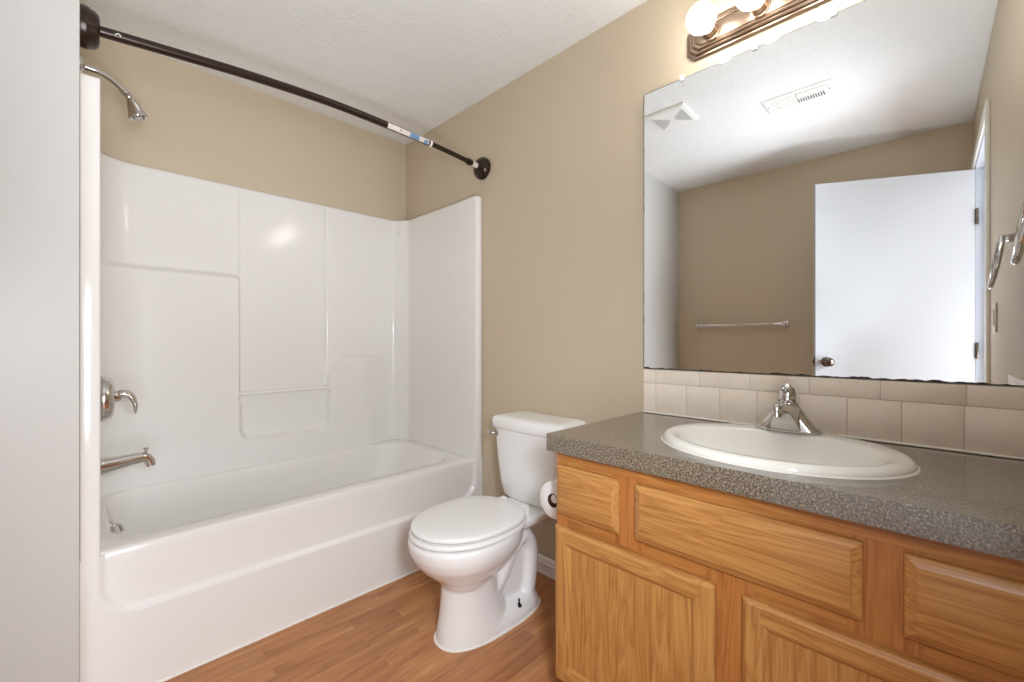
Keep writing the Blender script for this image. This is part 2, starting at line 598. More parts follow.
bm = B()
tube(bm, [(0.572, 2.534, 0.838), (0.62, 2.534, 0.838), (1.0, 2.534, 0.838), (1.034, 2.534, 0.838)], 0.0095, 12)
box(bm, 1.006, 1.030, 2.522, 2.552, 0.825, 0.851, 0.003)
obj('accessory_bar', bm, M['acrylic'], tubr, 50)
for zz in (1.825, 1.595):
    bm = B()
    c = Vector((1.489, 2.524, zz))
    n = Vector((-0.74, -0.67, 0)).normalized()
    side = Vector((n.y, -n.x, 0))
    rings = []
    for dd, sx, sz in ((0.0, 0.014, 0.034), (0.006, 0.013, 0.032), (0.013, 0.010, 0.026), (0.017, 0.006, 0.016)):
        rings.append([c + n * dd + side * sx * math.cos(t) + Vector((0, 0, sz * math.sin(t))) for t in (2 * PI * k / 16 for k in range(16))])
    loft(bm, rings)
    obj('hook_boss', bm, M['acrylic'], tubr, 50)
# overflow plate with its trip lever, on the drain end of the basin
bm = B()
lathe(bm, (0.080, 2.20, 0.412), (1, 0, 0.12), [(0, 0.033), (0.003, 0.033), (0.010, 0.028), (0.014, 0.017), (0.015, 0.0)])
ov = obj('overflow_plate', bm, M['chrome'], tubr, 60)
bm = B()
tube(bm, smooth_path([(0.090, 2.20, 0.417), (0.102, 2.20, 0.416), (0.110, 2.20, 0.408), (0.114, 2.20, 0.388)], 5), [0.0055] * 16, 10)
obj('trip_lever', bm, M['chrome'], ov, 60)
bm = B()
lathe(bm, (0.30, 2.21, 0.1175), (0, 0, 1), [(0, 0.034), (0.003, 0.033), (0.004, 0.022), (0.002, 0.015), (0.006, 0.0)])
obj('drain', bm, M['chrome'], tubr, 60)
# caulk bead along the apron foot
bm = B()
tube(bm, [(0.004, 1.796, 0.003), (0.8, 1.796, 0.003), (1.564, 1.796, 0.003)], 0.005, 8)
tag(obj('caulk_bead', bm, M['caulk'], tubr, 60), 'white caulk along the foot of the tub')

# ------------------------------------------------------------------ shower fittings
sv = root('shower_valve', 'chrome lever shower valve on round plate, above the tub spout', 'shower valve', (0.053, 2.19, 0.895))
bm = B()
lathe(bm, (0.0515, 2.19, 0.895), (1, 0, 0), [(0, 0.081), (0.004, 0.083), (0.020, 0.081), (0.032, 0.076), (0.038, 0.066), (0.041, 0.045), (0.042, 0.0)], 40)
obj('escutcheon', bm, M['chrome'], sv, 60)
bm = B()
lathe(bm, (0.088, 2.19, 0.900), (1, 0, 0), [(0, 0.024), (0.012, 0.022), (0.022, 0.019), (0.026, 0.0)], 24)
obj('handle_hub', bm, M['chrome'], sv, 60)
bm = B()
tube(bm, smooth_path([(0.100, 2.19, 0.903), (0.119, 2.185, 0.909), (0.138, 2.18, 0.898), (0.150, 2.175, 0.868), (0.151, 2.172, 0.832)], 5),
     [0.019, 0.020, 0.020, 0.0205, 0.021, 0.0205, 0.020, 0.019, 0.018, 0.017, 0.016, 0.015, 0.014, 0.0125, 0.011, 0.010, 0.0095, 0.008, 0.0065, 0.005, 0.003], 14, flat=0.8)
obj('lever', bm, M['chrome'], sv, 60)

sp = root('tub_spout', 'chrome tub spout with pull-up diverter, below the shower valve', 'tub spout', (0.053, 2.19, 0.655))
bm = B()
pts = [(0.0515, 2.19, 0.648), (0.065, 2.19, 0.648), (0.10, 2.19, 0.651), (0.14, 2.19, 0.656), (0.168, 2.19, 0.658), (0.184, 2.19, 0.654), (0.194, 2.19, 0.640), (0.198, 2.19, 0.622)]
pts = smooth_path(pts, 4)
rr = [0.034, 0.034, 0.033, 0.032, 0.031, 0.0295, 0.028, 0.0265, 0.025, 0.024, 0.023, 0.0225, 0.022, 0.0215, 0.021, 0.0205, 0.020, 0.0195, 0.019, 0.0185, 0.018, 0.0175, 0.017, 0.0165, 0.016, 0.016, 0.0155, 0.015, 0.015]
tube(bm, pts, rr[:len(pts)], 20)
obj('spout_body', bm, M['chrome'], sp, 60)
bm = B()
lathe(bm, (0.183, 2.19, 0.670), (0, 0, 1), [(0, 0.005), (0.016, 0.0045), (0.017, 0.0085), (0.022, 0.009), (0.024, 0.006), (0.0245, 0.0)], 16)
obj('diverter_knob', bm, M['chrome'], sp, 60)

sh = root('shower_sprayer', 'small chrome shower head on a bent arm above the surround', 'shower head', (0.0, 2.19, 2.095))
bm = B()
lathe(bm, (0.001, 2.19, 2.095), (1, 0, 0), [(0, 0.032), (0.004, 0.031), (0.010, 0.022), (0.013, 0.012), (0.014, 0.0)], 28)
obj('arm_flange', bm, M['chrome'], sh, 60)
bm = B()
tube(bm, smooth_path([(0.004, 2.19, 2.095), (0.05, 2.19, 2.092), (0.090, 2.19, 2.074), (0.122, 2.19, 2.045)], 6), 0.0095, 14)
obj('shower_arm', bm, M['chrome'], sh, 60)
bm = B()
lathe(bm, (0.117, 2.19, 2.051), (0.65, 0, -0.76), [(0, 0.011), (0.001, 0.0135), (0.014, 0.0135), (0.0145, 0.010), (0.022, 0.0125), (0.031, 0.0115), (0.036, 0.0)], 18)
obj('ball_joint', bm, M['chrome'], sh, 60)
bm = B()
lathe(bm, (0.138, 2.19, 2.029), (0.34, 0, -0.94), [(0, 0.0), (0.001, 0.014), (0.010, 0.0165), (0.040, 0.024), (0.062, 0.0305), (0.067, 0.031), (0.070, 0.029), (0.068, 0.024), (0.069, 0.0)], 28)
hb = obj('spray_head', bm, M['chrome'], sh, 50)
bm = B()
for k in range(12):
    a = 2 * PI * k / 12
    d, u, v = frame((0.34, 0, -0.94))
    c = Vector((0.138, 2.19, 2.029)) + d * 0.0695
    lathe(bm, c + u * 0.017 * math.cos(a) + v * 0.017 * math.sin(a), d, [(0, 0.002), (0.003, 0.0015), (0.0031, 0)], 8)
obj('nozzles', bm, M['gap'], hb, 60)
bm = B()
d, u, v = frame((0.34, 0, -0.94))
tube(bm, [Vector((0.138, 2.19, 2.029)) + d * h_ - Vector((-0.2, 1, 0)).normalized() * r_ for h_, r_ in ((0.020, 0.0195), (0.033, 0.0245), (0.050, 0.0275))], [0.004, 0.008, 0.004], 12, flat=0.5)
obj('spray_dial', bm, M['clip'], hb, 60)

# ------------------------------------------------------------------ shower curtain rod
YR = 1.79
rod = root('shower_curtain_rod', 'dark bronze tension shower rod spanning the alcove above the tub', 'shower rod', (0.78, YR, 2.07))
arch = [(0.040, 0.928), (0.254, 0.950), (0.440, 0.967), (0.69, 0.981), (0.905, 0.982), (1.219, 0.973), (1.484, 0.953), (1.535, 0.947)]
def onrod(x):
    for (a, za), (b, zb) in zip(arch, arch[1:]):
        if x <= b:
            return EYE + za + (zb - za) * (x - a) / (b - a)
    return EYE + arch[-1][1]
rp = smooth_path([(x, YR, EYE + z) for x, z in arch], 8)
thick = [p for p in rp if p.x <= 1.215] + [Vector((1.222, YR, onrod(1.222)))]
thin = [Vector((1.21, YR, onrod(1.21)))] + [p for p in rp if p.x > 1.225]
bm = B(); tube(bm, thick, 0.0155, 18)
outer = obj('outer_tube', bm, M['bronze'], rod, 60)
bm = B(); tube(bm, thin, 0.0122, 18)
obj('inner_tube', bm, M['bronze'], rod, 60)
bm = B(); lathe(bm, (1.214, YR, onrod(1.214)), (1, 0, -0.05), [(0, 0.0155), (0.001, 0.0165), (0.012, 0.0165), (0.013, 0.0125)], 20)
tag(obj('end_sleeve', bm, M['clip'], rod, 60), 'pale plastic collar on the rod')
bm = B(); lathe(bm, (1.455, YR, onrod(1.455)), (1, 0, -0.07), [(0, 0.013), (0.002, 0.0175), (0.022, 0.0175), (0.030, 0.013)], 20)
obj('adjusting_collar', bm, M['bronze'], rod, 60)
# flanges
bm = B(); lathe(bm, (0.001, YR, onrod(0.04) - 0.004), (1, 0, 0), [(0, 0.057), (0.012, 0.058), (0.020, 0.056), (0.022, 0.054), (0.032, 0.051), (0.039, 0.045), (0.042, 0.034), (0.043, 0.0)], 36)
obj('rod_flange', bm, M['bronze'], rod, 50)
bm = B(); lathe(bm, (XR - 0.001, YR, onrod(1.53) - 0.003), (-1, 0, 0), [(0, 0.058), (0.010, 0.059), (0.022, 0.056), (0.034, 0.047), (0.043, 0.033), (0.048, 0.017), (0.049, 0.0)], 36)
fl = obj('rod_flange', bm, M['bronze'], rod, 70)
bm = B(); tube(bm, [(1.488, YR, onrod(1.488)), (1.525, YR, onrod(1.525))], 0.0132, 18)
tag(obj('tape_tag', bm, M['white_sticker'], rod, 60), 'white tag at the wall end of the rod')
# printed sticker wrapped on the camera side of the tube
def wrap(name, x0, x1, a0, a1, m, r=0.0160, label=None):
    bm = B()
    rings = []
    n = 8
    for i in range(n + 1):
        x = x0 + (x1 - x0) * i / n
        rings.append([Vector((x, YR + r * math.cos(a0 + (a1 - a0) * k / 8), onrod(x) + r * math.sin(a0 + (a1 - a0) * k / 8))) for k in range(9)])
    loft(bm, rings, False, False, closed=False)
    o = obj(name, bm, m, outer, 60)
    if label: tag(o, label)
    return o
wrap('sticker', 0.985, 1.205, math.radians(150), math.radians(245), M['white_sticker'], label='white printed sticker on the rod')
wrap('sticker_print', 1.100, 1.150, math.radians(165), math.radians(240), M['blue_sticker'], 0.0163, 'blue printed blocks of the sticker')
wrap('sticker_print', 1.178, 1.200, math.radians(185), math.radians(242), M['blue_sticker'], 0.0163, 'blue printed blocks of the sticker')
wrap('sticker_print', 1.047, 1.054, math.radians(185), math.radians(210), M['red_ink'], 0.0163, 'small red mark of the sticker')
# small white arrowhead mark near the wall end
bm = B()
for (xa, xb) in ((0.076, 0.083), (0.083, 0.090)):
    q = []
    for x, a in ((xa, 205 if xa < 0.08 else 182), (xb, 182 if xa < 0.08 else 205)):
        for da in (0, 14):
            an = math.radians(a - da)
            q.append(Vector((x, YR + 0.0161 * math.cos(an), onrod(x) + 0.0161 * math.sin(an))))
    vs = [bm.verts.new(p) for p in (q[0], q[2], q[3], q[1])]
    bm.faces.new(vs)
obj('arrow_mark', bm, M['white_sticker'], outer)

# ------------------------------------------------------------------ toilet
TY = 1.292
toi = root('toilet', 'white two-piece toilet with closed round lid beside the tub', 'toilet', (1.15, TY, 0))
def T(d, y, z):            # d = distance from the wall
    return Vector((XR - d, TY + y, z))
def egg(front, back, hw, z, n=48, fexp=2.0, bexp=2.4, cy=0.0, wide=0.42):
    """horizontal section; widest point nearer the front"""
    c = back + (front - back) * (1 - wide)
    out = []
    for k in range(n):
        a = 2 * PI * k / n
        ca, sa = math.cos(a), math.sin(a)
        e = fexp if ca >= 0 else bexp
        L_ = (front - c) if ca >= 0 else (c - back)
        out.append(T(c + L_ * math.copysign(abs(ca) ** (2 / e), ca), cy + hw * math.copysign(abs(sa) ** (2 / e), sa), z))
    return out
def bake_remesh(bm, voxel, smooth_it, name, m, parent):
    o = obj(name, bm, m, parent, 180)
    r = o.modifiers.new('r', 'REMESH'); r.mode = 'VOXEL'; r.voxel_size = voxel; r.use_smooth_shade = True
    s = o.modifiers.new('s', 'SMOOTH'); s.factor = 0.6; s.iterations = smooth_it
    dg = bpy.context.evaluated_depsgraph_get()
    me = bpy.data.meshes.new_from_object(o.evaluated_get(dg))
    o.modifiers.clear()
    o.data = me
    for p in me.polygons: p.use_smooth = True
    if not me.materials: me.materials.append(m)
    return o
bm = B()
# bowl
loft(bm, [egg(0.742, 0.29, 0.176, 0.392), egg(0.748, 0.29, 0.182, 0.384), egg(0.749, 0.29, 0.184, 0.370), egg(0.745, 0.29, 0.182, 0.345), egg(0.732, 0.30, 0.172, 0.315),
          egg(0.708, 0.32, 0.154, 0.285), egg(0.676, 0.35, 0.130, 0.255), egg(0.645, 0.40, 0.104, 0.230), egg(0.628, 0.44, 0.090, 0.205)])
# front pedestal
loft(bm, [egg(0.632, 0.40, 0.090, 0.235, wide=0.5), egg(0.626, 0.40, 0.089, 0.20, wide=0.5), egg(0.628, 0.39, 0.090, 0.15, wide=0.5), egg(0.634, 0.37, 0.094, 0.10, wide=0.5),
          egg(0.641, 0.35, 0.100, 0.06, wide=0.5), egg(0.646, 0.34, 0.106, 0.03, wide=0.5), egg(0.648, 0.34, 0.108, 0.0, wide=0.5)])
# foot running back under the trap
loft(bm, [egg(0.645, 0.165, 0.112, 0.0, bexp=3, fexp=2.5, wide=0.5), egg(0.642, 0.167, 0.110, 0.024, bexp=3, fexp=2.5, wide=0.5), egg(0.63, 0.175, 0.097, 0.046, bexp=3, fexp=2.5, wide=0.5), egg(0.61, 0.19, 0.070, 0.066, bexp=3, fexp=2.5, wide=0.5)])
# rear deck that carries the tank
loft(bm, [egg(0.42, 0.035, 0.118, 0.392, fexp=3, bexp=5, wide=0.4), egg(0.42, 0.035, 0.120, 0.384, fexp=3, bexp=5, wide=0.4), egg(0.42, 0.035, 0.118, 0.362, fexp=3, bexp=5, wide=0.4), egg(0.40, 0.06, 0.095, 0.345, fexp=3, bexp=4, wide=0.4)])
# trapway, one rounded tube that rises behind the bowl and drops to the foot
tp = smooth_path([T(0.56, 0, 0.175), T(0.48, 0, 0.125), T(0.40, 0, 0.165), T(0.335, 0, 0.255), T(0.265, 0, 0.300), T(0.215, 0, 0.245), T(0.215, 0, 0.15), T(0.235, 0, 0.05)], 6)
rings = []
for i, p in enumerate(tp):
    d = (tp[min(i + 1, len(tp) - 1)] - tp[max(i - 1, 0)]).normalized()
    side = Vector((0, 1, 0)); up = d.cross(side).normalized()
    r = 0.047
    rings.append([p + side * math.cos(t) * 0.078 + up * math.sin(t) * r for t in (2 * PI * k / 24 for k in range(24))])
loft(bm, rings)
# web filling the loop
box(bm, XR - 0.47, XR - 0.25, TY - 0.045, TY + 0.045, 0.03, 0.36)
bowl = bake_remesh(bm, 0.0062, 5, 'bowl', M['porcelain'], toi)
# sanitary caulk at the foot
bm = B()
loft(bm, [egg(0.654, 0.158, 0.119, 0.001, bexp=3, fexp=2.4, wide=0.5), egg(0.652, 0.160, 0.117, 0.006, bexp=3, fexp=2.4, wide=0.5)])
tag(obj('caulk_ring', bm, M['caulk'], toi, 60), 'white caulk around the foot of the toilet')
# seat ring and lid
def ringloft(name, z0, z1, front, back, hw, m, dome=0.0, lip=0.006):
    bm = B()
    R = [egg(front - lip, back + lip, hw - lip, z0, 64, 2.05, 2.6, wide=0.50), egg(front, back, hw, z0 + lip * 0.7, 64, 2.05, 2.6, wide=0.50), egg(front, back, hw, z1 - lip, 64, 2.05, 2.6, wide=0.50),
         egg(front - lip * 0.5, back + lip * 0.5, hw - lip * 0.5, z1 - lip * 0.3, 64, 2.05, 2.6, wide=0.50), egg(front - lip * 1.6, back + lip * 1.6, hw - lip * 1.6, z1, 64, 2.05, 2.6, wide=0.50)]
    if dome:
        for f in (0.7, 0.4, 0.15):
            c = (front + back) / 2
            R.append(egg(c + (front - c) * f, c - (c - back) * f, hw * f, z1 + dome * (1 - f * f), 64, 2.05, 2.6, wide=0.50))
    loft(bm, R)
    return obj(name, bm, m, toi, 50)
ringloft('seat', 0.397, 0.4145, 0.748, 0.285, 0.184, M['plastic'])
ringloft('lid', 0.4210, 0.438, 0.742, 0.290, 0.181, M['plastic'], dome=0.004)
for (dd, yy, z0, z1) in ((0.722, 0.0, 0.4125, 0.4225), (0.59, 0.15, 0.4125, 0.4225), (0.59, -0.15, 0.4125, 0.4225)):
    bm = B(); box(bm, XR - dd - 0.012, XR - dd + 0.012, TY + yy - 0.006, TY + yy + 0.006, z0, z1, 0.002)
    obj('lid_bumper', bm, M['clip'], toi)
for s in (-1, 1):
    bm = B(); lathe(bm, T(0.262, s * 0.065, 0.390), (0, 0, 1), [(0, 0.017), (0.030, 0.016), (0.036, 0.012), (0.038, 0)], 20)
    box(bm, XR - 0.285, XR - 0.255, TY + s * 0.065 - 0.013, TY + s * 0.065 + 0.013, 0.400, 0.430, 0.004)
    obj('hinge', bm, M['plastic'], toi, 50)
# tank
def tankring(z, hw, d0, d1, r, bow):
    pts = rrect(-hw, hw, d0, d1, r, 0, k=7, per=12)
    out = []
    for p in pts:
        d = p.y
        if d > (d0 + d1) / 2:
            d += bow * (1 - (p.x / hw) ** 2)
        out.append(T(d, p.x, z))
    return out
bm = B()
loft(bm, [tankring(0.388, 0.150, 0.030, 0.160, 0.05, 0.008), tankring(0.396, 0.165, 0.022, 0.178, 0.05, 0.010), tankring(0.412, 0.172, 0.018, 0.188, 0.045, 0.012),
          tankring(0.48, 0.180, 0.015, 0.196, 0.04, 0.013), tankring(0.60, 0.192, 0.012, 0.202, 0.036, 0.014), tankring(0.712, 0.199, 0.012, 0.206, 0.034, 0.014)])
tank = obj('tank', bm, M['porcelain'], toi, 50)
bm = B()
loft(bm, [tankring(0.708, 0.198, 0.012, 0.206, 0.034, 0.014), tankring(0.711, 0.206, 0.006, 0.214, 0.036, 0.014), tankring(0.718, 0.210, 0.005, 0.219, 0.038, 0.014), tankring(0.744, 0.211, 0.005, 0.220, 0.038, 0.014),
          tankring(0.756, 0.207, 0.008, 0.216, 0.037, 0.014), tankring(0.763, 0.198, 0.014, 0.207, 0.036, 0.014), tankring(0.767, 0.17, 0.03, 0.18, 0.03, 0.012), tankring(0.769, 0.10, 0.07, 0.14, 0.02, 0.01)])
obj('tank_lid', bm, M['porcelain'], toi, 50)
bm = B()
lathe(bm, T(0.202, 0.172, 0.684), (-1, 0, 0), [(0, 0.014), (0.006, 0.014), (0.010, 0.010), (0.018, 0.008), (0.019, 0)], 18)
tube(bm, smooth_path([T(0.216, 0.172, 0.684), T(0.226, 0.180, 0.686), T(0.230, 0.190, 0.688), T(0.229, 0.205, 0.690)], 4), [0.006] * 5 + [0.0065] * 4 + [0.0075] * 4, 10, flat=0.8)
obj('flush_lever', bm, M['chrome'], tank, 60)
# tank bolts' skirt and floor bolt
bm = B()
lathe(bm, T(0.325, -0.088, 0.046), (0, 0, 1), [(0, 0.011), (0.004, 0.011), (0.0045, 0.007), (0.010, 0.007), (0.0105, 0.0035), (0.030, 0.0035), (0.0305, 0)], 12)
tag(obj('floor_bolt', bm, M['bronze'], bowl, 40), 'bare dark floor bolt')
for s in (-1, 1):
    bm = B()
    lathe(bm, T(0.11, s * 0.11, 0.362), (0, 0, 1), [(0, 0.006), (0.026, 0.006), (0.027, 0)], 12)
    obj('tank_bolt', bm, M['bronze'], tank, 40)
# supply line and stop valve
bm = B()
tube(bm, smooth_path([T(0.05, 0.15, 0.40), T(0.05, 0.155, 0.33), T(0.06, 0.17, 0.25), T(0.05, 0.17, 0.19), T(0.045, 0.17, 0.17)], 5), 0.006, 10)
lathe(bm, T(0.0, 0.17, 0.165), (-1, 0, 0), [(0, 0.022), (0.003, 0.022), (0.004, 0.010), (0.055, 0.010), (0.056, 0.016), (0.07, 0.016), (0.071, 0)], 16)
obj('supply_line', bm, M['chrome'], toi, 50)

# ------------------------------------------------------------------ vanity cabinet
XF = 1.025        # face frame plane
YE = 0.832        # left end
YN = YD + 0.004   # right end at the door wall
ZC = 0.776        # top of the box, under the counter
van = root('vanity_cabinet', 'golden oak vanity cabinet with panelled doors under the grey counter', 'cabinet', (1.3, 0.33, 0))
bm = B()
box(bm, XF + 0.018, XR - 0.004, YE - 0.016, YE, 0.0, ZC)                # left end panel
box(bm, XF + 0.018, XR - 0.004, YN, YN + 0.016, 0.0, ZC)                # right end panel
box(bm, XF + 0.018, XR - 0.004, YN + 0.016, YE - 0.016, 0.085, 0.101)   # bottom shelf
box(bm, XF + 0.075, XF + 0.091, YN + 0.016, YE - 0.016, 0.0, 0.085)     # toe kick
obj('carcass', bm, M['oak_fv'], van)
# face frame: stiles (vertical grain) and rails (horizontal grain)
bm = B()
cols = [(YE - 0.040, YE), (0.545, 0.640), (0.025, 0.130), (YN, YN + 0.040)]
for a, b in cols:
    box(bm, XF, XF + 0.019, a, b, 0.560 if 0 < a < 0.6 else 0.085, 0.745, 0.0006, 1)
box(bm, XF, XF + 0.019, 0.290, 0.390, 0.105, 0.585, 0.0006, 1)
obj('frame_stiles', bm, M['oak_fv'], van)
bm = B()
for z0, z1 in ((0.725, ZC), (0.535, 0.610), (0.0855, 0.128)):
    box(bm, XF + 0.0008, XF + 0.018, YN + 0.0395, YE - 0.0395, z0, z1, 0.0006, 1)
box(bm, XF + 0.0004, XF + 0.0185, YN + 0.001, YE - 0.001, 0.7445, ZC)
obj('frame_rails', bm, M['oak_fh'], van)

def slab_front(name, y0, y1, z0, z1, mm, label=None):
    """drawer front: flat field with a broad shaped edge"""
    bm = B()
    t = 0.019
    steps = [(0.0, 0.0), (0.0, 0.008), (0.002, 0.0105), (0.006, 0.012), (0.013, 0.0155), (0.016, 0.0175), (0.0165, 0.0185), (0.018, 0.019)]
    rings = []
    for ins, th in steps:
        rings.append([Vector((XF - 0.0005 - th, y, z)) for y, z in ((y0 + ins, z0 + ins), (y1 - ins, z0 + ins), (y1 - ins, z1 - ins), (y0 + ins, z1 - ins))])
    loft(bm, rings)
    o = obj(name, bm, mm, van, 25)
    if label: tag(o, label)
    return o
slab_front('drawer_front', 0.614, 0.826, 0.592, 0.737, M['oak_h'])
slab_front('drawer_front', 0.106, 0.566, 0.592, 0.737, M['oak_h'], 'wide oak false drawer front below the sink')
slab_front('drawer_front', YN + 0.03, 0.050, 0.592, 0.737, M['oak_h'])

def panel_door(y0, y1, z0, z1):
    W_ = 0.055
    x = XF - 0.0005
    bm = B()
    # flat panel
    box(bm, x - 0.009, x - 0.002, y0 + W_ - 0.012, y1 - W_ + 0.012, z0 + W_ - 0.012, z1 - W_ + 0.012)
    o = obj('door', bm, M['oak_v'], van)
    prof = [(0.0, 0.0), (0.0, 0.009), (0.0015, 0.0125), (0.005, 0.0155), (0.009, 0.019), (0.041, 0.019), (0.042, 0.0176), (0.046, 0.0165), (0.051, 0.0135), (0.055, 0.009), (0.055, 0.0)]
    def member(name, upright, edge, sgn, a, b, mm):
        # edge: outer coordinate, sgn: direction towards the panel, a..b: run of the member
        bm = B()
        rings = []
        cuts = [(a, 0.009), (a + 0.0015, 0.0125), (a + 0.005, 0.0155), (a + 0.009, 0.019), (b - 0.009, 0.019), (b - 0.005, 0.0155), (b - 0.0015, 0.0125), (b, 0.009)] if upright else [(a, 0.019), (b, 0.019)]
        for run, cap in cuts:
            ring = []
            for s_, th in prof:
                c_ = edge + sgn * s_
                t_ = min(th, cap) + (0.0 if upright else 0.0003)
                ring.append(Vector((x - t_, c_, run)) if upright else Vector((x - t_, run, c_)))
            rings.append(ring)
        loft(bm, rings)
        return obj(name, bm, mm, o)
    member('stile', True, y0, 1, z0, z1, M['oak_v'])
    member('stile', True, y1, -1, z0, z1, M['oak_v'])
    member('rail', False, z0 + 0.0005, 1, y0 + 0.036, y1 - 0.036, M['oak_h'])
    member('rail', False, z1 - 0.0005, -1, y0 + 0.036, y1 - 0.036, M['oak_h'])
panel_door(0.366, 0.828, 0.098, 0.556)
panel_door(YN + 0.012, 0.309, 0.098, 0.556)

# ------------------------------------------------------------------ countertop with the sink cut-out
SX, SY, SA, SB = 1.277, 0.318, 0.233, 0.277     # sink centre and half axes (x, y)
def ell(a, b, z, n=64, cx=SX, cy=SY):
    return [Vector((cx + a * math.cos(2 * PI * k / n), cy + b * math.sin(2 * PI * k / n), z)) for k in range(n)]
bm = B()
cx0, cx1, cy0, cy1, zt, zb = 1.000, XR - 0.001, YD + 0.002, 0.852, 0.828, 0.7765
n = 64
def rectpt(k):
    a = 2 * PI * k / n
    dx, dy = math.cos(a), math.sin(a)
    tx = ((cx1 - SX) if dx > 0 else (cx0 - SX)) / dx if abs(dx) > 1e-9 else 1e9
    ty = ((cy1 - SY) if dy > 0 else (cy0 - SY)) / dy if abs(dy) > 1e-9 else 1e9
    t = min(tx, ty)
    return SX + dx * t, SY + dy * t
rim_ = [rectpt(k) for k in range(n)]
for c in ((cx0, cy0), (cx0, cy1), (cx1, cy0), (cx1, cy1)):      # snap the nearest ray to each corner
    k = min(range(n), key=lambda k: (rim_[k][0] - c[0]) ** 2 + (rim_[k][1] - c[1]) ** 2)
    rim_[k] = c
def ins(p, e):
    x, y = p
    return (max(x, cx0 + e), min(y, cy1 - e))
inner = ell(SA - 0.02, SB - 0.02, zt)
R = [ell(SA - 0.02, SB - 0.02, zb), inner, [Vector((*ins(p, 0.002), zt)) for p in rim_], [Vector((*ins(p, 0.0006), zt - 0.0012)) for p in rim_], [Vector((*p, zt - 0.003)) for p in rim_], [Vector((*p, zb)) for p in rim_]]
vr = loft(bm, R, False, False)
for i in range(n):
    j = (i + 1) % n
    bm.faces.new((vr[-1][i], vr[-1][j], vr[0][j], vr[0][i]))
ct = tag(obj('countertop', bm, M['laminate'], None, 30, loc=(1.285, 0.34, 0.7765)), 'grey speckled laminate countertop with square edge around the oval sink', 'countertop')

# sink
snk = root('sink', 'off-white oval drop-in sink set in the grey countertop', 'sink', (SX, SY, 0.828))
bm = B()
R = [ell(SA - 0.024, SB - 0.024, 0.815), ell(SA - 0.024, SB - 0.024, 0.8285), ell(SA, SB, 0.8285), ell(SA + 0.001, SB + 0.001, 0.833), ell(SA - 0.002, SB - 0.002, 0.839), ell(SA - 0.008, SB - 0.008, 0.8455),
     ell(SA - 0.016, SB - 0.016, 0.8480)]
# inner bowl sits forward, leaving a faucet deck at the back
def ib(a, b, dx, z):
    return ell(a, b, z, cx=SX + dx)
R += [ib(SA - 0.050, SB - 0.034, -0.020, 0.8470), ib(SA - 0.056, SB - 0.042, -0.022, 0.8445), ib(SA - 0.062, SB - 0.050, -0.023, 0.836), ib(SA - 0.070, SB - 0.062, -0.024, 0.815), ib(SA - 0.085, SB - 0.085, -0.024, 0.780),
      ib(SA - 0.110, SB - 0.125, -0.022, 0.745), ib(SA - 0.145, SB - 0.175, -0.02, 0.722), ib(0.045, 0.05, -0.01, 0.712), ib(0.022, 0.022, 0.0, 0.708)]
loft(bm, R, False, True)
obj('bowl', bm, M['sinkp'], snk, 60)
bm = B()
lathe(bm, (SX, SY, 0.7085), (0, 0, 1), [(0, 0.022), (0.003, 0.021), (0.003, 0.014), (0.006, 0.013), (0.007, 0)], 20)
obj('drain', bm, M['chrome'], snk, 60)
bm = B()
loft(bm, [ell(SA + 0.005, SB + 0.005, 0.8283), ell(SA + 0.004, SB + 0.004, 0.8302), ell(SA, SB, 0.8312)], False, False)
tag(obj('caulk_bead', bm, M['caulk'], snk, 60), 'cream caulk line round the sink rim')

# faucet
FX, FY, FZ = 1.450, 0.322, 0.8474
fau = root('faucet', 'chrome single-lever faucet on the back rim of the sink', 'faucet', (FX, FY, FZ))
def frect(hx, hy, z, dx=0.0, e=3.0, n=40):
    out = []
    for k in range(n):
        a = 2 * PI * k / n
        ca, sa = math.cos(a), math.sin(a)
        out.append(Vector((FX + dx + hx * math.copysign(abs(ca) ** (2 / e), ca), FY + hy * math.copysign(abs(sa) ** (2 / e), sa), FZ + z)))
    return out
bm = B()
loft(bm, [frect(0.027, 0.081, 0.0), frect(0.0285, 0.083, 0.003), frect(0.028, 0.081, 0.008), frect(0.0265, 0.074, 0.014), frect(0.026, 0.065, 0.024, e=2.8), frect(0.0255, 0.056, 0.036, e=2.7), frect(0.025, 0.047, 0.049, e=2.5),
          frect(0.0245, 0.038, 0.062, e=2.4), frect(0.024, 0.031, 0.074, e=2.2), frect(0.0235, 0.0255, 0.084, e=2)])
obj('body', bm, M['chrome'], fau, 45)
bm = B()
rings = []
for dx, hw, z0_, z1_, e_ in ((0.0, 0.040, 0.002, 0.078, 7), (-0.026, 0.037, 0.003, 0.080, 7), (-0.036, 0.033, 0.014, 0.082, 6), (-0.048, 0.027, 0.032, 0.085, 3.0), (-0.064, 0.022, 0.050, 0.088, 2.8),
                         (-0.084, 0.018, 0.060, 0.0895, 2.6), (-0.104, 0.0155, 0.064, 0.0895, 2.4), (-0.117, 0.013, 0.066, 0.087, 2.3), (-0.124, 0.008, 0.070, 0.083, 2.2)):
    ring = []
    for k in range(28):
        a = 2 * PI * k / 28
        ca, sa = math.cos(a), math.sin(a)
        wz = hw * (0.93 - 0.30 * sa)
        ring.append(Vector((FX + dx, FY + wz * math.copysign(abs(ca) ** (2 / e_), ca), FZ + (z0_ + z1_) / 2 + (z1_ - z0_) / 2 * math.copysign(abs(sa) ** (2 / e_), sa))))
    rings.append(ring)
loft(bm, rings)
spt = obj('spout', bm, M['chrome'], fau, 60)
bm = B()
lathe(bm, (FX - 0.112, FY, FZ + 0.080), (0, 0, -1), [(0, 0.011), (0.010, 0.0125), (0.024, 0.0125), (0.025, 0.009), (0.0252, 0)], 18)
obj('aerator', bm, M['chrome'], spt, 60)
bm = B()
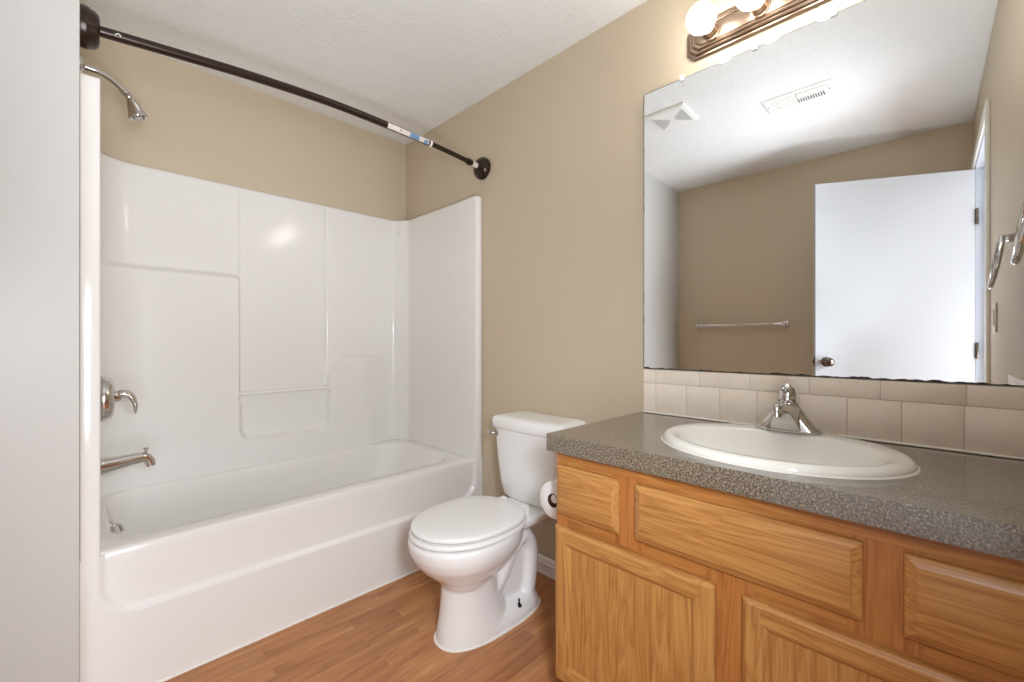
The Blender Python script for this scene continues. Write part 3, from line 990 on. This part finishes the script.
lathe(bm, (FX, FY, FZ + 0.088), (0, 0, 1), [(-0.008, 0.022), (-0.004, 0.0245), (0.010, 0.0245), (0.024, 0.0225), (0.036, 0.018), (0.044, 0.0115), (0.049, 0.004), (0.0495, 0)], 28)
hd = obj('handle', bm, M['chrome'], fau, 45)
bm = B()
tube(bm, smooth_path([(FX - 0.010, FY, FZ + 0.108), (FX - 0.030, FY, FZ + 0.122), (FX - 0.052, FY, FZ + 0.127)], 5), [0.009, 0.009, 0.0085, 0.008, 0.0078, 0.0075, 0.0072, 0.0072, 0.0075, 0.007, 0.004], 14, flat=0.6)
obj('lever', bm, M['chrome'], hd, 60)
bm = B(); lathe(bm, (FX + 0.020, FY, FZ + 0.002), (0, 0, 1), [(0, 0.003), (0.075, 0.003), (0.076, 0.006), (0.083, 0.006), (0.085, 0)], 12)
obj('lift_rod', bm, M['chrome'], fau, 60)

# ------------------------------------------------------------------ tiled backsplash
bs = root('tile_backsplash', 'two rows of beige wall tile between countertop and mirror', 'backsplash', (XR, 0.33, 0.829))
bm = B()
box(bm, XR - 0.0088, XR - 0.0005, YD + 0.003, 0.8335, 0.829, 0.998)
obj('grout', bm, M['grout'], bs)
bm = B()
def tile(y0, y1, z0, z1):
    y0 = max(y0, YD + 0.004); y1 = min(y1, 0.8335)
    if y1 - y0 > 0.004:
        box(bm, XR - 0.0100, XR - 0.001, y0 + 0.0012, y1 - 0.0012, z0 + 0.001, z1 - 0.001, 0.0012, 2)
y = 0.782
tile(0.782, 0.8335, 0.8335, 0.9445)
while y > YD:
    tile(y - 0.1168, y, 0.8335, 0.9445); y -= 0.1168
y = 0.782
tile(0.782, 0.8335, 0.9455, 0.999)
while y > YD:
    tile(y - 0.1642, y, 0.9455, 0.999); y -= 0.1642
tag(obj('tiles', bm, M['tile'], bs, 40), 'glossy beige tiles in running joints')
bm = B()
for k, (zz0, zz1, st) in enumerate(((0.8335, 0.9445, 0.1168), (0.9455, 0.999, 0.1642))):
    x = XR - 0.012
    while x > 1.01:
        box(bm, max(x - st, 1.004) + 0.0012, x - 0.0012, YD + 0.001, YD + 0.010, zz0 + 0.001, zz1 - 0.001, 0.0012, 2)
        x -= st
tag(obj('side_tiles', bm, M['tile'], bs, 40), 'tiles returning along the side wall')
bm = B()
tube(bm, [(XR - 0.012, YD + 0.014, 0.8318), (XR - 0.012, 0.833, 0.8318)], 0.0030, 8)
tag(obj('caulk_line', bm, M['caulk'], bs, 60), 'white caulk line at the countertop')

# ------------------------------------------------------------------ mirror
MA = math.radians(0.5)
MY1, MX1 = 0.829, 1.556
mr = root('wall_mirror', 'large frameless wall mirror above the tiles, reflecting the open door', 'mirror', (MX1, 0.34, 1.0))
ML = 0.985
def mp(s, z, off=0.0):      # s along the mirror from its left edge, off = out of the face
    return Vector((MX1 + s * math.sin(MA) - off * math.cos(MA), MY1 - s * math.cos(MA) - off * math.sin(MA), z))
bm = B()
z0, z1 = 1.001, 2.066
loft(bm, [[mp(0, z0), mp(ML, z0), mp(ML, z1), mp(0, z1)], [mp(0, z0, -0.005), mp(ML, z0, -0.005), mp(ML, z1, -0.005), mp(0, z1, -0.005)]])
glass = obj('glass', bm, M['mirror'], mr)
# desilvered dark edge: ragged band along the bottom, thin line at the sides and top
bm = B()
def ragged(p, q, inward, wmin, wmax, n, seed):
    a, b = [], []
    for i in range(n + 1):
        t = i / n
        base = (p[0] + (q[0] - p[0]) * t, p[1] + (q[1] - p[1]) * t)
        v = noise.noise(Vector((t * n * 0.16, seed, 0))) * 0.5 + 0.5
        v2 = noise.noise(Vector((t * n * 0.55, seed + 7, 0))) * 0.5 + 0.5
        wd = wmin + (wmax - wmin) * max(0, (v * 0.7 + v2 * 0.3 - 0.42) * 2.4)
        a.append(bm.verts.new(mp(base[0], base[1], 0.0003)))
        b.append(bm.verts.new(mp(base[0] + inward[0] * wd, base[1] + inward[1] * wd, 0.0003)))
    for i in range(n):
        bm.faces.new((a[i], a[i + 1], b[i + 1], b[i]))
ragged((0, z0), (ML, z0), (0, 1), 0.0018, 0.0075, 220, 1.3)
ragged((0, z0), (0, z1), (1, 0), 0.0012, 0.0034, 200, 4.1)
ragged((0, z1), (ML, z1), (0, -1), 0.0008, 0.0014, 160, 8.8)
tag(obj('black_edge', bm, M['mirror_edge'], glass), 'dark desilvered edge of the mirror')
for s in (0.150, 0.39, 0.60, 0.80):
    bm = B()
    c = mp(s, z1)
    box(bm, c.x - 0.006, XR - 0.001, c.y - 0.008, c.y + 0.008, z1 - 0.010, z1 + 0.012, 0.003)
    lathe(bm, (c.x - 0.006, c.y, z1 + 0.006), (-1, 0, 0), [(0, 0.004), (0.002, 0.003), (0.0021, 0)], 10)
    obj('clip', bm, M['clip'], mr, 40)

# ------------------------------------------------------------------ vanity light bar
LY0, LY1, LZ = 0.022, 0.662, 2.176
vl = root('vanity_light', 'ridged nickel light bar with four globe bulbs above the mirror', 'light fixture', (XR, (LY0 + LY1) / 2, LZ))
def octa(iny, inz, x):
    a, b, z0, z1 = LY0 + iny, LY1 - iny, LZ - 0.062 + inz, LZ + 0.062 - inz
    c = 0.026 - min(iny, inz) * 0.3
    return [Vector((x, y, z)) for y, z in ((a + c, z0), (b - c, z0), (b, z0 + c), (b, z1 - c), (b - c, z1), (a + c, z1), (a, z1 - c), (a, z0 + c))]
bm = B()
prof = [(0, 0.001), (0, 0.008), (0.003, 0.0115), (0.007, 0.0115), (0.0085, 0.009), (0.0105, 0.009), (0.012, 0.016), (0.016, 0.019), (0.020, 0.018), (0.0215, 0.0155), (0.0235, 0.0155), (0.025, 0.022), (0.029, 0.0245), (0.033, 0.0235), (0.035, 0.020), (0.037, 0.020), (0.0385, 0.0245), (0.041, 0.0255)]
loft(bm, [octa(i, i * 0.92, XR - d) for i, d in prof])
obj('backplate', bm, M['nickel'], vl, 30)
for k in range(4):
    y = 0.570 - 0.152 * k
    bm = B()
    lathe(bm, (XR - 0.0255, y, LZ), (-1, 0, 0), [(0, 0.030), (0.004, 0.030), (0.006, 0.026), (0.034, 0.024), (0.036, 0.021), (0.037, 0.0)], 26)
    sk = obj('socket', bm, M['nickel'], vl, 45)
    bm = B()
    R_ = 0.0465
    cxb = XR - 0.113
    lathe(bm, (XR - 0.051, y, LZ), (-1, 0, 0), [(0, 0.0135)] + [(0.062 - R_ * math.cos(t), R_ * math.sin(t)) for t in (0.30 + (PI - 0.30) * i / 18 for i in range(19))], 32)
    tag(obj('bulb', bm, M['bulb'], sk, 60), 'lit white globe bulb')

# ------------------------------------------------------------------ toilet paper holder and roll
RX0, RX1, RYc, RZ = 1.098, 1.205, 0.908, 0.583
ph = root('paper_holder', 'chrome paper holder on the side of the vanity, carrying the roll', 'paper holder', (1.15, YE, RZ))
for x in (1.078, 1.218):
    bm = B()
    lathe(bm, (x, YE + 0.0005, RZ), (0, 1, 0), [(0, 0.018), (0.004, 0.018), (0.008, 0.010), (0.060, 0.008), (0.068, 0.012), (0.084, 0.012), (0.088, 0.007), (0.089, 0)], 18)
    if x > 1.1:
        obj('post', bm, M['chrome'], ph, 50)
    else:
        bm.free()
bm = B(); tube(bm, [(1.1005, RYc - 0.003, RZ + 0.006), (1.216, RYc - 0.003, RZ + 0.006)], 0.0135, 18)
obj('spindle', bm, M['plastic'], ph, 50)
bm = B()
ro, ri = 0.060, 0.022
def circ(r, x, n=40):
    return [Vector((x, RYc + r * math.cos(2 * PI * k / n), RZ + r * math.sin(2 * PI * k / n))) for k in range(n)]
R = [circ(ri, RX0), circ(ro - 0.003, RX0), circ(ro, RX0 + 0.003), circ(ro, RX1 - 0.003), circ(ro - 0.003, RX1), circ(ri, RX1)]
loft(bm, R, False, False)
rl = root('toilet_paper_roll', 'white toilet paper roll hanging between toilet tank and vanity', 'toilet paper', (1.15, RYc, RZ))
obj('paper', bm, M['paper'], rl, 50)
bm = B()
loft(bm, [circ(ri - 0.0015, RX0 - 0.0006), circ(ri + 0.0003, RX0 - 0.0006), circ(ri + 0.0003, RX1 + 0.0006), circ(ri - 0.0015, RX1 + 0.0006), circ(ri - 0.0015, RX0 - 0.0006)], False, False)
obj('core', bm, M['brown'], rl, 50)

# ------------------------------------------------------------------ open door
hx, hy, ex, ey = -0.556, YD + 0.002, -0.205, 0.552
L_ = math.hypot(ex - hx, ey - hy)
ang = math.atan2(ey - hy, ex - hx)
dr = bpy.data.objects.new('door_1', None); C.objects.link(dr)
dr.location = (hx, hy, 0); dr.rotation_euler = (0, 0, ang)
tag(dr, kind='structure')
def dloc(name, bm, m, parent, smooth=None):
    """meshes given in the door's own frame: x along the leaf, y negative towards the mirror side"""
    bmesh.ops.recalc_face_normals(bm, faces=bm.faces)
    me = bpy.data.meshes.new(name); bm.to_mesh(me); bm.free(); me.materials.append(m)
    if smooth:
        for p in me.polygons: p.use_smooth = True
        me.set_sharp_from_angle(angle=math.radians(smooth))
    o = bpy.data.objects.new(name, me); C.objects.link(o); o.parent = parent
    return o
DH = 2.107
leaf = dloc('leaf', box(B(), 0.0, L_, 0.0, 0.035, 0.012, DH, 0.0012, 1), M['door'], dr, 30)
for s, y0 in ((-1, 0.0), (1, 0.035)):
    bm = B()
    lathe(bm, (L_ - 0.062, y0, 0.975), (0, s, 0), [(0, 0.031), (0.004, 0.031), (0.007, 0.020), (0.011, 0.011), (0.022, 0.011), (0.026, 0.018), (0.034, 0.0255), (0.044, 0.0275), (0.054, 0.024), (0.060, 0.014), (0.0615, 0)], 28)
    dloc('knob', bm, M['darkmetal'], leaf, 50)
bm = B(); box(bm, L_ - 0.001, L_ + 0.0015, 0.006, 0.029, 0.945, 1.005, 0.0005, 1); box(bm, L_, L_ + 0.010, 0.011, 0.024, 0.968, 0.982, 0.002, 2)
dloc('latch', bm, M['darkmetal'], leaf, 40)
for z in (0.25, 1.05, 1.83):
    bm = B()
    lathe(bm, (-0.006, -0.006, z - 0.045), (0, 0, 1), [(0, 0.0065), (0.09, 0.0065), (0.093, 0.004), (0.094, 0)], 12)
    box(bm, -0.003, 0.0, -0.004, 0.030, z - 0.044, z + 0.044)
    dloc('hinge', bm, M['darkmetal'], leaf, 40)

# ------------------------------------------------------------------ things seen in the mirror
tb = root('towel_bar', 'chrome towel bar on the beige wall, seen in the mirror beside the door', 'towel bar', (XL, 1.14, 1.238))
for y in (0.818, 1.455):
    bm = B()
    box(bm, XL + 0.0005, XL + 0.009, y - 0.022, y + 0.022, 1.216, 1.260, 0.003)
    box(bm, XL + 0.008, XL + 0.066, y - 0.013, y + 0.013, 1.225, 1.251, 0.003)
    obj('bracket', bm, M['chrome'], tb, 40)
bm = B(); box(bm, XL + 0.044, XL + 0.060, 0.829, 1.444, 1.230, 1.246, 0.002)
obj('bar', bm, M['chrome'], tb, 40)

fg = root('exhaust_fan_grille', 'square white fan grille with fine slots on the ceiling, seen in the mirror', 'ceiling fan grille', (0.615, 1.135, H))
bm = B()
fx0, fx1, fy0, fy1 = 0.495, 0.735, 1.015, 1.240
rings = []
for i_, dz in ((0, 0.0005), (0, 0.006), (0.006, 0.014), (0.024, 0.018)):
    rings.append([Vector((x, y, H - dz)) for x, y in ((fx0 + i_, fy0 + i_), (fx1 - i_, fy0 + i_), (fx1 - i_, fy1 - i_), (fx0 + i_, fy1 - i_))])
loft(bm, rings)
gcover = obj('cover', bm, M['trim'], fg)
cxg, cyg = (fx0 + fx1) / 2, (fy0 + fy1) / 2
for k in range(1, 7):           # slots run along x, inside two opposite triangular fields
    o_ = 0.010 + k * 0.0125
    for s in (-1, 1):
        hw_ = o_ * 0.95
        bm = B()
        box(bm, cxg - hw_, cxg + hw_, cyg + s * o_ - 0.0019, cyg + s * o_ + 0.0019, H - 0.0186, H - 0.0175)
        obj('slot', bm, M['black'], gcover)

cr = root('air_register', 'long white air register on the ceiling, seen in the mirror', 'air vent', (0.335, 0.55, H))
rx0, rx1, ry0, ry1 = 0.260, 0.425, 0.385, 0.705
bm = B()
rings = []
for i_, dz in ((0, 0.0005), (0, 0.003), (0.010, 0.009), (0.024, 0.009), (0.030, 0.004)):
    rings.append([Vector((x, y, H - dz)) for x, y in ((rx0 + i_, ry0 + i_), (rx1 - i_, ry0 + i_), (rx1 - i_, ry1 - i_), (rx0 + i_, ry1 - i_))])
loft(bm, rings)
obj('frame', bm, M['trim'], cr)
bm = B()
nb = 22
for k in range(nb):
    y = ry0 + 0.040 + (ry1 - ry0 - 0.080) * k / (nb - 1)
    tilt = 0.004 if k < nb // 2 else -0.004
    loft(bm, [[Vector((x, y - 0.0012 + tilt, H - 0.0115)), Vector((x, y + 0.0012 + tilt, H - 0.0115)), Vector((x, y + 0.0012 - tilt, H - 0.004)), Vector((x, y - 0.0012 - tilt, H - 0.004))] for x in (rx0 + 0.032, rx1 - 0.032)])
obj('louvres', bm, M['trim'], cr)
bm = B()
for k in range(nb // 2):
    y = ry0 + 0.046 + (ry1 - ry0 - 0.080) * k / (nb - 1)
    box(bm, rx0 + 0.034, rx0 + 0.078, y - 0.0026, y + 0.0026, H - 0.0125, H - 0.0118)  # dark strips over the louvres stand in for the shade between them
obj('gap_shade_strips', bm, M['gap'], cr)
for y in (ry0 + 0.020, ry1 - 0.020):
    bm = B(); lathe(bm, ((rx0 + rx1) / 2, y, H - 0.009), (0, 0, -1), [(0, 0.004), (0.0015, 0.003), (0.0016, 0)], 10)
    obj('screw', bm, M['darkmetal'], cr, 40)

# towel ring on the door wall, at the right edge of the view and again in the mirror
tr = root('towel_ring', 'chrome towel ring on the wall right of the vanity, at the mirror edge', 'towel ring', (1.285, YD, 1.395))
bm = B()
box(bm, 1.262, 1.308, YD + 0.0005, YD + 0.010, 1.372, 1.418, 0.004)
box(bm, 1.274, 1.296, YD + 0.008, YD + 0.052, 1.384, 1.406, 0.004)
obj('bracket', bm, M['chrome'], tr, 40)
bm = B()
rr_ = 0.070
cz = 1.330
pts = []
for k in range(41):
    a = 2 * PI * k / 40
    zz = cz + rr_ * math.cos(a)
    pts.append(Vector((1.285 + rr_ * math.sin(a), YD + 0.046 + (1.398 - zz) * 0.16, zz)))
tube(bm, pts, 0.0055, 12, caps=False)
bmesh.ops.remove_doubles(bm, verts=bm.verts, dist=1e-4)
obj('ring', bm, M['chrome'], tr, 60)

def plate(name, label, cat, x, z, wv, hv, outlet=False):
    r = root(name, label, cat, (x, YD, z))
    bm = B(); box(bm, x - wv / 2, x + wv / 2, YD + 0.0005, YD + 0.007, z - hv / 2, z + hv / 2, 0.003)
    obj('cover_plate', bm, M['switch'], r, 40)
    if outlet:
        for dz in (-0.02, 0.02):
            bm = B(); lathe(bm, (x, YD + 0.0065, z + dz), (0, 1, 0), [(0, 0.016), (0.002, 0.0155), (0.0021, 0)], 20)
            obj('socket_face', bm, M['switch'], r, 40)
    else:
        bm = B(); box(bm, x - 0.017, x + 0.017, YD + 0.006, YD + 0.011, z - 0.033, z + 0.033, 0.002)
        obj('rocker', bm, M['switch'], r, 40)
plate('light_switch', 'ivory light switch on the wall beside the doorway, seen in the mirror', 'light switch', 0.53, 1.20, 0.075, 0.118)
